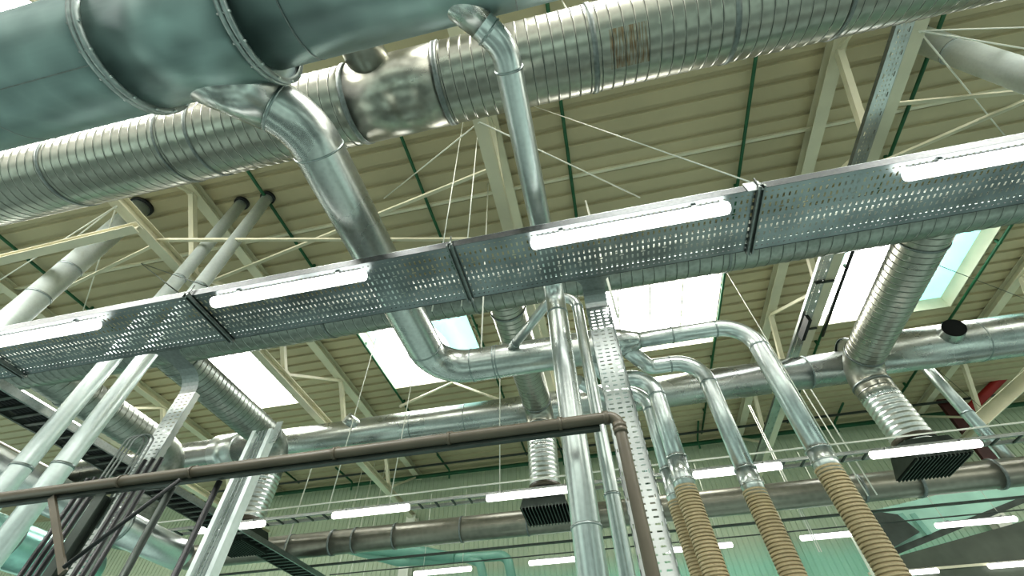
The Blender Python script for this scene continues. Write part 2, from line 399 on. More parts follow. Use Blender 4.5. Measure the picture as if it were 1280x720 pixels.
# wide branch: leaves A sideways, runs over the tray, turns into the header
ZM = 3.0; RM = .177
xm = -.521*ZM; ym = 3.65
st = V3((xm-.52, .30, ZM+.03)); el = V3((xm, .86, ZM))
p_main = [st, el, (xm, ym, ZM), (.36, ym, ZM)]
t = thing('exhaust_header_pipe', 'wide bright pipe with two elbows from the huge duct over the perforated tray', 'pipe', (xm, 1.5, ZM-RM))
mb = MB(); mb.sweep(p_main, RM, [.42, .40], 40); mb.build('pipe_run', M['galv'], t)
mb = MB(); d = (el-st).normalized(); mb.rings([(st-d*.02, d, RM*1.42), (st+d*.56, d, RM*1.01)], 40); mb.build('branch_cone', M['galv'], t)
for c, d in ((el-(el-st).normalized()*.19, el-st), ((xm, el.y+.19+.0, ZM), (0,1,0)), ((xm, ym-.41, ZM), (0,1,0)), ((xm+.41, ym, ZM), (1,0,0)), ((xm+.66, ym, ZM), (1,0,0)), ((xm+.69, ym, ZM), (1,0,0)), ((-.1, ym, ZM), (1,0,0))):
    mb = MB(); mb.band(c, d, RM, .014, .005, 40); mb.build('collar', M['flange'], t)
# hanger below
# header continues smaller, drops to first hose
R1 = .082
x1 = .46*ym
mb = MB(); mb.rings([((.34, ym, ZM), (1,0,0), RM), ((.60, ym, ZM), (1,0,0), R1*1.12), ((.62, ym, ZM), (1,0,0), R1*1.12)], 36); mb.build('reducer', M['galv'], t)

def hose_pipe(name, label, pts, bends, r, zc, zh, gpoints=()):
    """thin pipe that turns down and ends in a collar with a ribbed hose below"""
    e = V3(pts[-1]); t = thing(name, label, 'pipe', (e.x, e.y, -1.2))
    mb = MB(); mb.sweep(list(pts)+[(e.x, e.y, zc)], r, bends, 28); mb.build('pipe_run', M['galv_bright'], t)
    for c, d in gpoints:
        mb = MB(); mb.band(c, d, r, .016, .005, 28); mb.build('collar', M['flange'], t)
    mb = MB(); mb.rings([((e.x,e.y,zc+.02),(0,0,-1),r*1.06), ((e.x,e.y,zh+.04),(0,0,-1),r*1.06)], 28); slv = mb.build('sleeve', M['galv_bright'], t)
    for z in (zc+.02, zh+.14):
        mb = MB(); mb.band((e.x,e.y,z),(0,0,1), r*1.06, .014, .007, 28); mb.build('clamp_band', M['galv'], slv)
    cs = []; z = zh+.1; k = 0
    while z > -1.3:
        off = .03*math.sin((zh-z)*1.4)
        for dz, rr in ((0, .98), (.009, .98), (.0095, 1.13), (.0135, 1.15), (.022, 1.15), (.0255, 1.13), (.026, .98)):
            cs.append(((e.x+off, e.y, z-dz), (0,0,-1), r*rr))
        z -= .026
    mb = MB(); mb.rings(cs, 24); mb.sm = [False]*len(mb.sm); mb.build('ribbed_hose', M['hose'], t)
    return t
def zof(px, py, Y): return PY(px, py, Y).z
Y2 = 4.05
hose_pipe('hose_drop_pipe', 'first hose pipe from the right, bending down at the end of the header', [(.58,ym,ZM), (x1,ym,ZM), (x1,ym,2.0)], .30, R1, zof(1032,565,ym), zof(1047,600,ym), [((x1-.30,ym,ZM),(1,0,0)), ((x1,ym,ZM-.30),(0,0,1)), ((.95,ym,ZM),(1,0,0))])
x2 = .303*Y2
b2 = V3((x2-.36, ym+.14, ZM-.05))
hose_pipe('hose_drop_pipe', 'second hose pipe from the right, starting under the header', [(x2-.78, ym, ZM-.05), (x2-.52, Y2, ZM-.06), (x2, Y2, ZM-.06), (x2, Y2, 2.0)], [.12, .28], R1, zof(932,590,Y2), zof(948,628,Y2), [((x2,Y2,ZM-.36),(0,0,1)), ((x2-.30,Y2,ZM-.06),(1,0,0))])
Y3 = 4.0; x3 = .172*Y3
hose_pipe('hose_drop_pipe', 'third hose pipe from the right, in front of the thinner one', [(x3-.62, ym+.05, ZM-.10), (x3-.40, Y3, ZM-.20), (x3, Y3, ZM-.20), (x3, Y3, 2.0)], [.1, .24], R1, zof(850,575,Y3), zof(870,622,Y3), [((x3,Y3,ZM-.46),(0,0,1)), ((x3-.25,Y3,ZM-.2),(1,0,0))])
Y4 = 4.28; x4 = .146*Y4
hose_pipe('hose_drop_pipe', 'fourth hose pipe from the right, half hidden behind the third', [(x4-.7, Y4-.3, ZM-.16), (x4-.45, Y4, ZM-.18), (x4, Y4, ZM-.18), (x4, Y4, 2.0)], [.1, .24], .07, zof(838,590,Y4), zof(858,640,Y4), [((x4,Y4,ZM-.44),(0,0,1))])

# narrow branch from A to the tall central pipe
Z2 = 2.86; xn = -.045*Z2; yn = 2.66; RN = .083
sn = V3((xn-.34, .20, Z2+.05)); en = V3((xn, .66, Z2))
t = thing('central_drop_pipe', 'narrow bright pipe from the huge duct that drops tall past the tray centre', 'pipe', (xn, yn, -1.2))
mb = MB(); mb.sweep([sn, en, (xn, yn, Z2), (xn, yn, -1.3)], RN, [.24, .2], 36); mb.build('pipe_run', M['galv_bright'], t)
mb = MB(); d = (en-sn).normalized(); mb.rings([(sn-d*.02, d, RN*1.6), (sn+d*.40, d, RN*1.01)], 36); mb.build('branch_cone', M['galv'], t)
for c, d in ((en-(en-sn).normalized()*.12, en-sn), ((xn, en.y+.12, Z2), (0,1,0)), ((xn, yn, Z2-.27), (0,0,1)), ((xn, yn, zof(742,659,yn)), (0,0,1))):
    mb = MB(); mb.band(c, d, RN, .014, .006, 36); mb.build('collar', M['flange'], t)

# slim pipe rising off the header and dropping beside the central pipe
yb = 2.9; xb = .01*yb+.02; RB = .047
a0 = PZ(632,438,ZM); a0 = V3((a0.x, ym-.08, ZM+.02)); a1 = V3((xb-.24, yb, ZM+.03))
t = thing('slim_drop_pipe', 'slim pipe leaving the header at a slant and dropping right of the central pipe', 'pipe', (xb, yb, -1.2))
mb = MB(); mb.sweep([a0, a1, (xb, yb, ZM+.03), (xb, yb, -1.3)], RB, [.1, .15], 24); mb.build('pipe_run', M['galv_bright'], t)
for c, d in ((a0+(a1-a0).normalized()*.18, a1-a0), ((xb, yb, ZM-.13), (0,0,1)), ((xb, yb, zof(775,618,yb)), (0,0,1))):
    mb = MB(); mb.band(c, d, RB, .014, .006, 24); mb.build('collar', M['flange'], t)

# ------------------------------------------------------------------ B: spiral duct
BZ, BY, BR = 4.4, 1.2, .362
def bx(px, py): return PZ(px, py, BZ-.15).x
s0, s1 = bx(462,178), bx(568,155)
rx0, rx1 = bx(762,120), bx(806,100)
t = thing('spiral_duct', 'big seamed spiral duct running behind the huge smooth duct', 'duct', ((rx0+rx1)/2, BY, BZ-BR))
M['spiral_rust'] = galv('spiral_duct_sheet_with_rust', (.34,.34,.295), .30, .12, 18, .93, bump=.012, rust=(0, (rx1-rx0)/2, lin(128,92,48)))
def spiral(name, xa, xb, y, z, r, seam, mat, par, sh=.005, seg=48, ph=0):
    mb = MB(); mb.sweep([(xa,y,z),(xb,y,z)], r, seg=seg, seam=seam, sh=sh, sw=.006, phase=ph); return mb.build(name, mat, par)
spiral('duct_section', -9, s0, BY, BZ, BR, .098, M['spiral'], t, .004)
cyl('fitting', s0, s1, BY, BZ, BR+.004, M['spiral'], t, 48)
spiral('duct_section', s1, 10.5, BY, BZ, BR, .098, M['spiral_rust'], t, .004)
for px, py, w, h in ((462,178,.05,.012), (568,155,.05,.012), (745,118,.045,.01), (285,218,.03,.009), (250,228,.02,.009), (118,258,.03,.009), (905,80,.045,.01), (1035,58,.03,.01)):
    mb = MB(); mb.band((bx(px,py), BY, BZ), (1,0,0), BR, w, h, 48); mb.build('coupling_band', M['seam'], t)
sb = V3((s0+.30, BY-.12, BZ-.05)); 
mb = MB(); mb.rings([(sb, (-.15,-.75,.1), .20), (sb+V3((-.12,-.62,.10)), (-.15,-.75,.1), .17), (sb+V3((-.2,-1.0,.16)), (-.15,-.75,.1), .17)], 32); mb.build('branch_stub', M['spiral'], t)
for px, py in ((745,118), (568,155)):
    x = bx(px, py); mb = MB(); mb.rod((x, BY, BZ+BR), (x, BY, H+.02), .012); mb.build('hanger_rod', M['white'], t)

# ------------------------------------------------------------------ cable tray with lamps
TZ, TY0, TY1 = 2.5, 1.725, 2.235; TYC = (TY0+TY1)/2
J = [-4.90, -2.83, -.76, 1.31, 3.38]
t = thing('cable_tray', 'wide perforated steel cable tray crossing the whole picture with lamps under its edge', 'cable tray', (0, TYC, TZ))
edges = [-7.0]+J+[5.4]
for i, (xa, xb) in enumerate(zip(edges[:-1], edges[1:])):
    mb = MB(); mb.add([(xa+.004,TY0,TZ),(xb-.004,TY0,TZ),(xb-.004,TY1,TZ),(xa+.004,TY1,TZ)], [(0,1,2,3)]); mb.build('perforated_base', M['tray'], t)
    for y in (TY0, TY1):
        mb = MB(); mb.box(((xa+xb)/2, y, TZ+.03), (xb-xa-.008, .003, .064)); mb.build('side_flange', M['flange_shade'], t); mb = MB(); mb.box(((xa+xb)/2, y+(.008 if y == TY0 else -.008), TZ+.061), (xb-xa-.008, .018, .006)); mb.build('top_lip', M['zinc'], t)
for x in J:
    mb = MB()
    for dx in (-.017, .017): mb.box((x+dx, TYC-.01, TZ-.016), (.012, TY1-TY0+.05, .03))
    mb.box((x, TYC-.01, TZ-.004), (.046, TY1-TY0+.05, .006)); mb.build('cross_strut', M['seam'], t)
    for y in (TY0-.018, TY1+.018):
        mb = MB(); mb.rod((x, y, TZ-.04), (x, y, TZ+.10), .006); mb.build('hanger_bolt', M['tray_side'], t)
mb = MB(); mb.box((1.28, TY0-.006, TZ+.03), (.10, .006, .10)); mb.build('splice_plate', M['tray_side'], t)

def lamp(label, xa, xb, y, z, r, mat, group, along=None):
    t = thing('fluorescent_lamp', label, 'lamp', ((xa+xb)/2, y, z-r), group)
    d = V3((1,0,0)); cs = []
    for k in range(5):
        a = PI/2*k/4; cs.append(((xa+r*.55-r*.55*math.cos(a), y, z), d, max(.002, r*math.sin(a))))
    for k in range(5):
        a = PI/2*(4-k)/4; cs.append(((xb-r*.55+r*.55*math.cos(a), y, z), d, max(.002, r*math.sin(a))))
    mb = MB(); mb.rings(cs, 20); mb.build('diffuser', M[mat], t)
    mb = MB(); mb.box(((xa+xb)/2, y, z+r*.95), (xb-xa-.1, r*.9, r*.5)); mb.build('housing', M['tray_side'], t)
    for x in (xa+.22, xb-.22):
        mb = MB(); mb.box((x, y, z+r*1.1), (.03, r*1.9, r*.5)); mb.build('clip', M['tray_side'], t)
    return t
TLL = ['lit tube lamp under the tray at the left edge of the picture', 'lit tube lamp under the tray, left of the wide elbow pipe', 'lit tube lamp under the tray beside the narrow branch pipe', 'lit tube lamp under the tray at the right edge of the picture']
for lb, (xa, xb) in zip(TLL, ((-5.02,-3.66), (-2.655,-1.41), (-.205,1.115), (2.15,3.47))):
    lamp(lb, xa, xb, 1.79, TZ-.052, .044, 'tube', 'lamps under the perforated tray')

# risers hanging from the tray
def strip(mb, path, w, t=.002):
    """flat sheet following a YZ path, width along X"""
    vs = []; fs = []
    for i, (x, y, z) in enumerate(path):
        vs += [(x-w/2, y, z), (x+w/2, y, z)]
        if i: fs.append((2*i-2, 2*i-1, 2*i+1, 2*i))
    return mb.add(vs, fs, False)
def riser(label, x, y, zb, w, mat, bend=.12, side=-1):
    t = thing('cable_riser', label, 'cable riser', (x, y, zb))
    mb = MB(); mb.add([(x-w/2, y, TZ-bend), (x+w/2, y, TZ-bend), (x+w/2, y, zb), (x-w/2, y, zb)], [(0,1,2,3)]); mb.build('perforated_back', mat, t)
    for sx in (-1, 1):
        mb = MB(); mb.box((x+sx*w/2, y+side*.03, (TZ-bend+zb)/2), (.003, .06, TZ-bend-zb)); mb.build('side_flange', M['riser_flange'], t)
    pl = MB(); pts = []
    n = 8; fr = .10
    path = [(x, y-bend+bend*math.sin(PI/2*k/n), TZ-.002-bend+bend*math.cos(PI/2*k/n)) for k in range(n+1)]
    strip(pl, path, w)
    yA = TY1-.01; L = max(.02, y-bend-yA)
    vs = []; fs = []
    for k in range(n+1):
        yy = yA + L*k/n; q = min(1, (yy-yA)/fr); e = fr*(1-math.sqrt(max(0, 1-(1-q)**2)))
        vs += [(x-w/2-e, yy, TZ-.002), (x+w/2+e, yy, TZ-.002)]
        if k: fs.append((2*k-2, 2*k-1, 2*k+1, 2*k))
    pl.add(vs, fs); pl.build('tee_bend', M['tray_side'], t)
    return t
M['riser_flange'] = perforated('slotted_riser_flange', 2, 1, .2, (.34,.37,.36), .06, .06, .016, .004)
c1 = PY(757, 430, 2.47)
riser('perforated riser tray hanging from the wide tray just right of the central pipe', c1.x, 2.47, -1.3, .17, M['riser'], .10)
c2 = PY(222, 510, 2.62)
riser('perforated riser tray hanging from the wide tray beside the two slanting pipes', c2.x, 2.62, -1.3, .17, M['riser_left'], .17, 1)

# ------------------------------------------------------------------ vertical round risers through the roof
def roof_riser(label, k, y, r, zb, mat='zinc', ztop=H+.02, bands=()):
    x = k*y; t = thing('round_riser', label, 'pipe', (x, y, zb))
    mb = MB(); mb.rings([((x,y,zb),(0,0,1),r), ((x,y,ztop),(0,0,1),r)], 32); mb.build('pipe_run', M[mat], t)
    for z in bands: mb = MB(); mb.band((x,y,z),(0,0,1), r, .025, .006, 32); mb.build('collar', M['flange'], t)
    if ztop > H: mb = MB(); mb.band((x,y,H-.03),(0,0,1), r, .06, .03, 32); mb.build('roof_collar', M['black'], t)
    return t
roof_riser('left one of two parallel slanting round pipes behind the tray', -1.79, 3.05, .090, -1.4, bands=(2.1, 4.9))
roof_riser('right one of two parallel slanting round pipes behind the tray', -1.622, 3.05, .090, -1.4, bands=(2.05, 4.6))
roof_riser('thick round pipe falling from the roof at the left edge', -2.66, 2.72, .155, -1.4, bands=(5.2, 4.6))
roof_riser('thick round pipe falling from the roof at the top right corner', 1.99, 2.72, .16, -1.4, bands=(6.2,))

# ------------------------------------------------------------------ C: rear spiral duct with drops
CZD, CY, CR = 4.55, 3.93, .33
t = thing('rear_spiral_duct', 'spiral duct just behind the perforated tray feeding three flexible drops', 'duct', (0, CY, CZD-CR))
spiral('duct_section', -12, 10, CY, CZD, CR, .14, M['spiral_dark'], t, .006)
for px in (420, 600, 905):
    p = PZ(px, 420-(px-420)*.16, CZD-.2); mb = MB(); mb.band((p.x, CY, CZD), (1,0,0), CR, .03, .012, 40); mb.build('coupling_band', M['seam'], t)
ARM = 7.1
def arm(label, x, yend, r, zhead, flabel, zdiff, dlabel, low=True, mat='spiral'):
    t = thing('branch_duct', label, 'duct', (x, yend, zdiff+.5))
    mb = MB(); mb.sweep([(x, CY+.1, CZD), (x, yend, CZD), (x, yend, zhead)], r, [r*1.35], 36, .10, .003, .007, n90=4); mb.build('duct_run', M[mat], t)
    for c, d in (((x, CY+CR+.12, CZD), (0,1,0)), ((x, yend-r*1.4, CZD), (0,1,0)), ((x, yend, CZD-r*1.4), (0,0,1))):
        mb = MB(); mb.band(c, d, r, .03, .012, 36); mb.build('coupling_band', M['seam'], t)
    cs = []; z = zhead+.05
    while z > zdiff+.40:
        for dz, rr in ((0, .93), (.012, .93), (.03, 1.0), (.05, 1.0), (.068, .93)): cs.append(((x,yend,z-dz),(0,0,-1), r*rr))
        z -= .08
    mb = MB(); mb.rings(cs, 32); mb.build('flexible_section', M['flex'], t)
    mb = MB(); mb.band((x,yend,z+.03),(0,0,1), r*.98, .07, .012, 32); mb.build('end_band', M['brown'], t)
    d = thing('air_diffuser', dlabel, 'air diffuser', (x, yend, zdiff))
    s1, s2 = .28, .36; za, zb = zdiff+.30, zdiff
    mb = MB(); mb.rings([((x,yend,z+.03),(0,0,-1),r*.9), ((x,yend,za),(0,0,-1),r*.9)], 32); mb.build('neck', M['galv'], d)
    mb = MB(); q = lambda s, z: [(x-s,yend-s,z),(x+s,yend-s,z),(x+s,yend+s,z),(x-s,yend+s,z)]
    mb.add(q(s1,za)+q(s2,zb), [(0,1,5,4),(1,2,6,5),(2,3,7,6),(3,0,4,7),(0,3,2,1)]); mb.build('hood', M['darksteel'], d)
    for k in range(14):
        mb = MB(); xx = x-s2+.03+k*(2*s2-.06)/13; mb.beam((xx, yend-s2, zb), (xx, yend+s2, zb), .012, .05); mb.build('slat', M['darksteel'], d)
    return t
arm('branch duct elbowing down in front of the cyan skylight at right', 1.005*CZD, ARM, .275, 3.9, '', 2.80, 'square air diffuser below the right flexible duct, seen from under')
arm('branch duct elbowing down behind the header pipe at centre', -.20*CZD, ARM, .255, 3.9, '', 2.70, 'square slatted air diffuser below the middle flexible duct')
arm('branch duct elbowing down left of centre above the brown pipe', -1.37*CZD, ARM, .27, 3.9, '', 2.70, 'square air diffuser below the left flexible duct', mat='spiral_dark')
t = thing('branch_duct', 'dark spiral duct running back behind the two slanting pipes', 'duct', (-1.87*CZD, 6, CZD-.3))
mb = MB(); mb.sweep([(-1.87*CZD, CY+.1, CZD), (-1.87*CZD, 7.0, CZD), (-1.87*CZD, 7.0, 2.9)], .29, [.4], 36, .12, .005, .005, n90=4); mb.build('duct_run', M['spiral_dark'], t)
mb = MB(); mb.band((-1.87*CZD, 4.6, CZD), (0,1,0), .29, .05, .02, 36); mb.build('coupling_band', M['seam'], t)

# ------------------------------------------------------------------ D: mid duct
DZ, DY, DR = 5.02, 7.78, .305
xr = PZ(1072,440,DZ).x
t = thing('mid_duct', 'smooth galvanised duct below the skylights, wider at right with an open stub', 'duct', (0, DY, DZ-DR))
xl = PZ(352,552,DZ).x
cyl('duct_section', xl-5.2, xr, DY, DZ, DR, M['galv'], t, 48)
DR2 = .375; DY2, DZ2 = 7.68, 5.13
cyl('duct_section', xr, 14, DY2, DZ2, DR2, M['galv'], t, 48)
mb = MB(); mb.band((xr, DY2, DZ2), (1,0,0), DR2, .05, .012, 48); mb.build('coupling_band', M['flange'], t)
for px in (585, 520, 760, 1010):
    p = PZ(px, 540-(px-500)*.16, DZ); mb = MB(); mb.band((p.x, DY, DZ), (1,0,0), DR, .02, .008, 48); mb.build('coupling_band', M['flange'], t)
xs = PZ(1195,402,DZ2).x
q = V3((xs+.02, DY2-.29, DZ2-.02))
dn = V3((-.25, -.92, -.18)).normalized()
mb = MB(); mb.rings([(q+dn*.32, dn, .165), (q-dn*.2, dn, .215)], 32, (False, False)); stb = mb.build('open_stub', M['galv'], t)
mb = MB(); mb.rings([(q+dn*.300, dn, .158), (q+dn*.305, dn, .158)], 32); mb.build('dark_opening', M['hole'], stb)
mb = MB(); mb.band((xs+.55, DY2, DZ2), (1,0,0), DR2, .02, .008, 48); mb.build('coupling_band', M['flange'], t)
sx = PZ(440,530,DZ).x; q = V3((sx, DY-.24, DZ+.06)); dn = V3((-.45,-.75,.25)).normalized()
mb = MB(); mb.rings([(q-dn*.1, dn, .12), (q+dn*.25, dn, .12)], 24); mb.build('branch_stub', M['galv'], t)
# left extension piece
sx = PZ(282,560,DZ).x
mb = MB(); mb.band((sx, DY, DZ), (1,0,0), DR, .55, .06, 40); mb.build('sleeve', M['galv_bright'], t)

# ------------------------------------------------------------------ light rail (ladder tray with lamps)
RZ, RY = 2.87, 6.53
t = thing('lighting_ladder_tray', 'thin ladder tray with lamps running level in front of the grey lower duct', 'cable tray', (0, RY, RZ))
for y, z in ((RY, RZ), (RY+.20, RZ)):
    mb = MB(); mb.box((0, y, z), (15.6, .025, .045)); mb.build('side_rail', M['tray_side'], t)
for k in range(58):
    mb = MB(); mb.box((-7.6+k*.266, RY+.1, RZ-.02), (.025, .20, .02)); mb.build('rung', M['darksteel'], t)
mb = MB(); mb.rod((-7.7, RY-.06, RZ+.12), (7.7, RY-.06, RZ+.12), .012); mb.build('lamp_wire', M['white'], t)
RL = [(-4.32,-3.0,'lit tube lamp on the ladder tray, right of the middle slanting posts and far left'), (-1.78+.0,-.46,'') ]
for lb, pa, pb in (('lit tube lamp on the far ladder tray at the lower left among the dark posts', (236,656), (324,648)),
                   ('lit tube lamp on the far ladder tray left of the middle flexible duct', (410,639), (510,630)),
                   ('lit tube lamp on the far ladder tray directly under the middle flexible duct', (607,621), (714,610)),
                   ('lit tube lamp on the far ladder tray between the second and third hose pipes', (866,592), (978,578)),
                   ('lit tube lamp on the far ladder tray directly under the right flexible duct', (1092,560), (1232,546)),
                   ('lit tube lamp on the far ladder tray by the left slanting pipes', (72,668), (150,662))):
    a, b = PZ(*pa, RZ-.06), PZ(*pb, RZ-.06)
    lamp(lb, a.x, b.x, RY-.03, RZ-.075, .05, 'tube', 'lamps on the far ladder tray')
for i, px in enumerate((622, 400, 1045, 480)):
    p = PZ(px, 600, RZ); x = PZ(px, 610-(px-640)*.1, RZ).x
    rod_thing('hanger_rod', (x, RY+.02, RZ), (x, RY+.02, H), .009, 'white', ['thin white rod holding the far ladder tray near the middle flexible duct', 'thin white rod holding the far ladder tray right of the left flexible duct', 'thin white rod holding the far ladder tray beside the first hose pipe', 'thin white rod holding the far ladder tray left of the mid duct'][i], 'rod')
# far pendant lamps
FZ = 2.85; FY = 3.43*FZ
for lb, xa, xb in (('far lit tube lamp at the bottom edge near the pale teal pipes', -4.11, -2.87), ('far lit tube lamp just left of the tall central pipe at the bottom', -1.70, -.62),
                   ('far lit tube lamp between the riser and the hoses at the bottom', .94, 2.2), ('far lit tube lamp with a pale post at its right end', 3.39, 4.30), ('far lit tube lamp below the dark hood at right', 5.66, 6.95)):
    t2 = lamp(lb, xa, xb, FY, FZ, .045, 'farlamp', 'far lamps below the grey duct')
    for x in (xa+.2, xb-.2): mb = MB(); mb.rod((x, FY, FZ+.05), (x, FY, FZ+1.6), .005, 6); mb.build('suspension_wire', M['white'], t2)
FZ2 = 2.85; FY2 = 4.46*FZ2
for lb, xa, xb in (('lowest far tube lamp at the bottom edge right of the first hose', 6.05, 6.85), ('lowest far tube lamp in the bottom right corner', 7.82, 9.1)):
    lamp(lb, xa, xb, FY2, FZ2, .05, 'farlamp', 'lowest far lamps')
mb = MB(); mb.rod((-6, FY-.02, FZ+.12), (9, FY-.02, FZ+.12), .012); mark(mb.build('lamp_cable', M['darksteel']), 'thin dark cable running above the row of far lamps', 'cable')
mb = MB(); mb.box((4.36, FY+.1, FZ-.6), (.12, .12, 1.2)); mark(mb.build('light_post', M['white']), 'short pale post under the right end of a far lamp', 'post')
mb = MB(); mb.beam((5.5, FY2+.1, FZ2+.06), (10.5, FY2+.1, FZ2+.06), .06, .05); mark(mb.build('lamp_rail', M['cream']), 'pale rail holding the two lowest far lamps', 'rail')

# ------------------------------------------------------------------ F: grey lower duct
FYD, FZD, FR = 8.5, 3.14, .215
t = thing('lower_grey_duct', 'dull grey round duct crossing low in front of the back wall', 'duct', (0, FYD, FZD-FR))
cyl('duct_section', -8.5, 11.5, FYD, FZD, FR, M['greyduct'], t, 40)
for px, w, h in ((365,.03,.012), (417,.04,.014), (445,.03,.012), (495,.03,.014), (578,.03,.012), (660,.03,.01), (1075,.04,.012), (1145,.045,.022), (1245,.045,.022), (840,.03,.01)):
    p = PZ(px, 655-(px-640)*.1, FZD); x = p.x*FYD/p.y
    mb = MB(); mb.band((x, FYD, FZD), (1,0,0), FR, w, h, 40); mb.build('coupling_band', M['seam'], t)
mb = MB(); mb.box((1, FYD+.14, FZD-.33), (18, .05, .03)); mark(mb.build('support_rail', M['darksteel']), 'dark thin rail running right under the grey lower duct', 'rail')
for lb, k, r in (('pale round riser standing on the grey duct behind the riser tray', .102, .095), ('pale round riser standing on the grey duct at right', .776, .10)):
    x = k*8.5; t = thing('duct_riser', lb, 'pipe', (x, FYD, FZD))
    mb = MB(); mb.rings([((x,FYD,FZD+FR-.02),(0,0,1),r), ((x,FYD,H+.02),(0,0,1),r)], 24); mb.build('pipe_run', M['galv_bright'], t)
    mb = MB(); mb.band((x,FYD,4.2),(0,0,1), r, .03, .008, 24); mb.build('collar', M['flange'], t)

# ------------------------------------------------------------------ brown pipe and posts at lower left
BYP = 2.15
pa = PY(-60, 624, BYP); pb = PY(772, 522, BYP); zb = BYP/1.683
t = thing('brown_pipe', 'brown grey plastic pipe crossing low from the left and bending down at the riser', 'pipe', (pb.x, BYP, -1.2))
mb = MB(); mb.sweep([(pa.x-.6, BYP, zb), (pb.x, BYP, zb), (pb.x, BYP, -1.3)], .030, .05, 24, n90=6); mb.build('pipe_run', M['brown'], t)
for c, d in (((pb.x-.06,BYP,zb),(1,0,0)), ((pb.x,BYP,zb-.06),(0,0,1)), ((pb.x,BYP,zb-.085),(0,0,1))): mb = MB(); mb.band(c, d, .030, .03, .006, 24); mb.build('socket', M['brown'], t)
for px in (140, 232, 415, 560, 700):
    x = PZ(px, 596-(px-140)*.12, zb).x; mb = MB(); mb.band((x,BYP,zb),(1,0,0), .030, .018, .005, 24); mb.box((x, BYP+.02, zb+.035), (.03,.03,.02)); mb.build('pipe_clip', M['brown'], t)
mb = MB(); mb.box(((pa.x+pb.x)/2-.3, BYP+.035, zb-.035), (pb.x-pa.x+.4, .03, .025)); mark(mb.build('support_rail', M['darksteel']), 'dark steel rail right underneath the brown pipe', 'rail')
def vpost(px0, py0, Y, zt, w, mat, lb, name='support_post', shape='box', d=None):
    p = PY(px0, py0, Y); mb = MB()
    if shape == 'box': mb.chan((p.x, Y, -1.4), (p.x, Y, zt), w, d or w, max(.006, w*.12), (0,1,0))
    else: mb.rod((p.x, Y, -1.4), (p.x, Y, zt), w/2, 14)
    return mark(mb.build(name, M[mat]), lb, 'post' if name == 'support_post' else 'pipe')
zu = zb-.055
vpost(119, 640, 2.2, zu, .07, 'darksteel', 'dark post under the brown pipe, right of the thin leaning strut')
vpost(190, 655, 2.2, zu, .042, 'darksteel', 'dark round post under the brown pipe below the top of the diagonal strut', 'support_post', 'round')
vpost(249, 655, 2.2, zu, .034, 'black', 'black slim post under the brown pipe, next to the slotted ladder', 'support_post', 'round')
# bundles of black cables
for i, (px, py, Y, zt) in enumerate(((60,670,2.35,1.45), (68,672,2.35,1.45), (76,674,2.36,1.45), (135,650,2.45,1.6), (142,655,2.45,1.6), (150,660,2.45,1.6))):
    p = PY(px, py, Y); mb = MB(); mb.rod((p.x, Y, -1.4), (p.x, Y, zt), .015, 8)
    mark(mb.build('black_cable', M['black']), 'black cable hanging in the left bundle below the brown pipe' if i < 3 else 'black cable hanging in the bundle below the left riser tray', 'cable', 'left cable bundle' if i < 3 else 'cable bundle below the left riser')
rod_thing('diagonal_strut', PY(226,599,2.1), PY(80,709,2.1), .012, 'black', 'thin black diagonal strut under the brown pipe at lower left', 'strut')
mb = MB(); mb.beam(PY(65,622,2.16), PY(79,716,2.16), .035, .02, (0,1,0)); mark(mb.build('leaning_strut', M['brown']), 'brown flat strut leaning under the left end of the brown pipe', 'strut')
# slotted ladder with looping cables
LY = 2.5
lx = PY(288, 640, LY).x; lz = PY(325, 541, LY).z
t = thing('cable_riser', 'slotted steel ladder riser with cables looping over its top', 'cable riser', (lx, LY, -1.4))
for dx, mt in ((-.075, 'darksteel'), (.075, 'riser_flange')):
    mb = MB(); mb.box((lx+dx, LY, (lz-1.4)/2), (.006, .07, lz+1.4)); mb.box((lx+dx*.88, LY-.035, (lz-1.4)/2), (.03, .005, lz+1.4)); mb.build('side_rail', M['zinc'], t)
mb = MB(); mb.add([(lx-.07,LY+.03,-1.4),(lx+.07,LY+.03,-1.4),(lx+.07,LY+.03,lz-.05),(lx-.07,LY+.03,lz-.05)], [(0,1,2,3)]); mb.build('perforated_back', M['riser'], t)
mb = MB(); mb.box((lx+.10, LY-.01, lz-.02), (.05, .006, .17)); mb.build('end_plate', M['galv_bright'], t)
for i in range(3):
    x = lx-.04+i*.03; mb = MB(); mb.sweep([(x, LY-.01, -1.4), (x, LY-.01, lz+.02+i*.004), (x-.14, LY+.12, lz+.02), (x-.16, LY+.14, .2)], .005, .045, 8)
    mark(mb.build('grey_cable', M['flange']), 'grey cable looping over the top of the slotted ladder riser', 'cable', 'cables over the slotted ladder')
# cables out of the left riser
for i in range(3):
    x = c2.x-.04+i*.04; mb = MB(); mb.sweep([(x-.10, 2.50, .1), (x-.08, 2.48, 1.82), (x, 2.55, 1.98), (x+.02, 2.57, 1.2)], .007, .05, 8)
    mark(mb.build('grey_cable', M['seam']), 'grey cable arching at the lower part of the left riser tray', 'cable', 'cables on the left riser')
# long ladders running away to the back at left
def ladder(label, x, w, ya, yb, z, n):
    t = thing('cable_ladder', label, 'cable ladder', (x, (ya+yb)/2, z))
    for dx, mt in ((-w/2, 'darksteel'), (w/2, 'tray_side')):
        mb = MB(); mb.box((x+dx, (ya+yb)/2, z), (.03, yb-ya, .08)); mb.build('side_rail', M[mt], t)
    for k in range(n):
        mb = MB(); mb.box((x, ya+.1+(yb-ya-.2)*k/(n-1), z-.02), (w, .04, .025)); mb.build('rung', M['darksteel'], t)
    for i in range(7):
        mb = MB(); xx = x-w/2+.06+i*(w-.12)/6; mb.rod((xx, ya, z+.02), (xx, yb, z+.02), .018, 6); mb.build('cable', M['black'], t)
ladder('dark cable ladder running away to the back at lower left', -2.145*2.75-.06, .42, 2.3, 9.2, 2.75, 44)
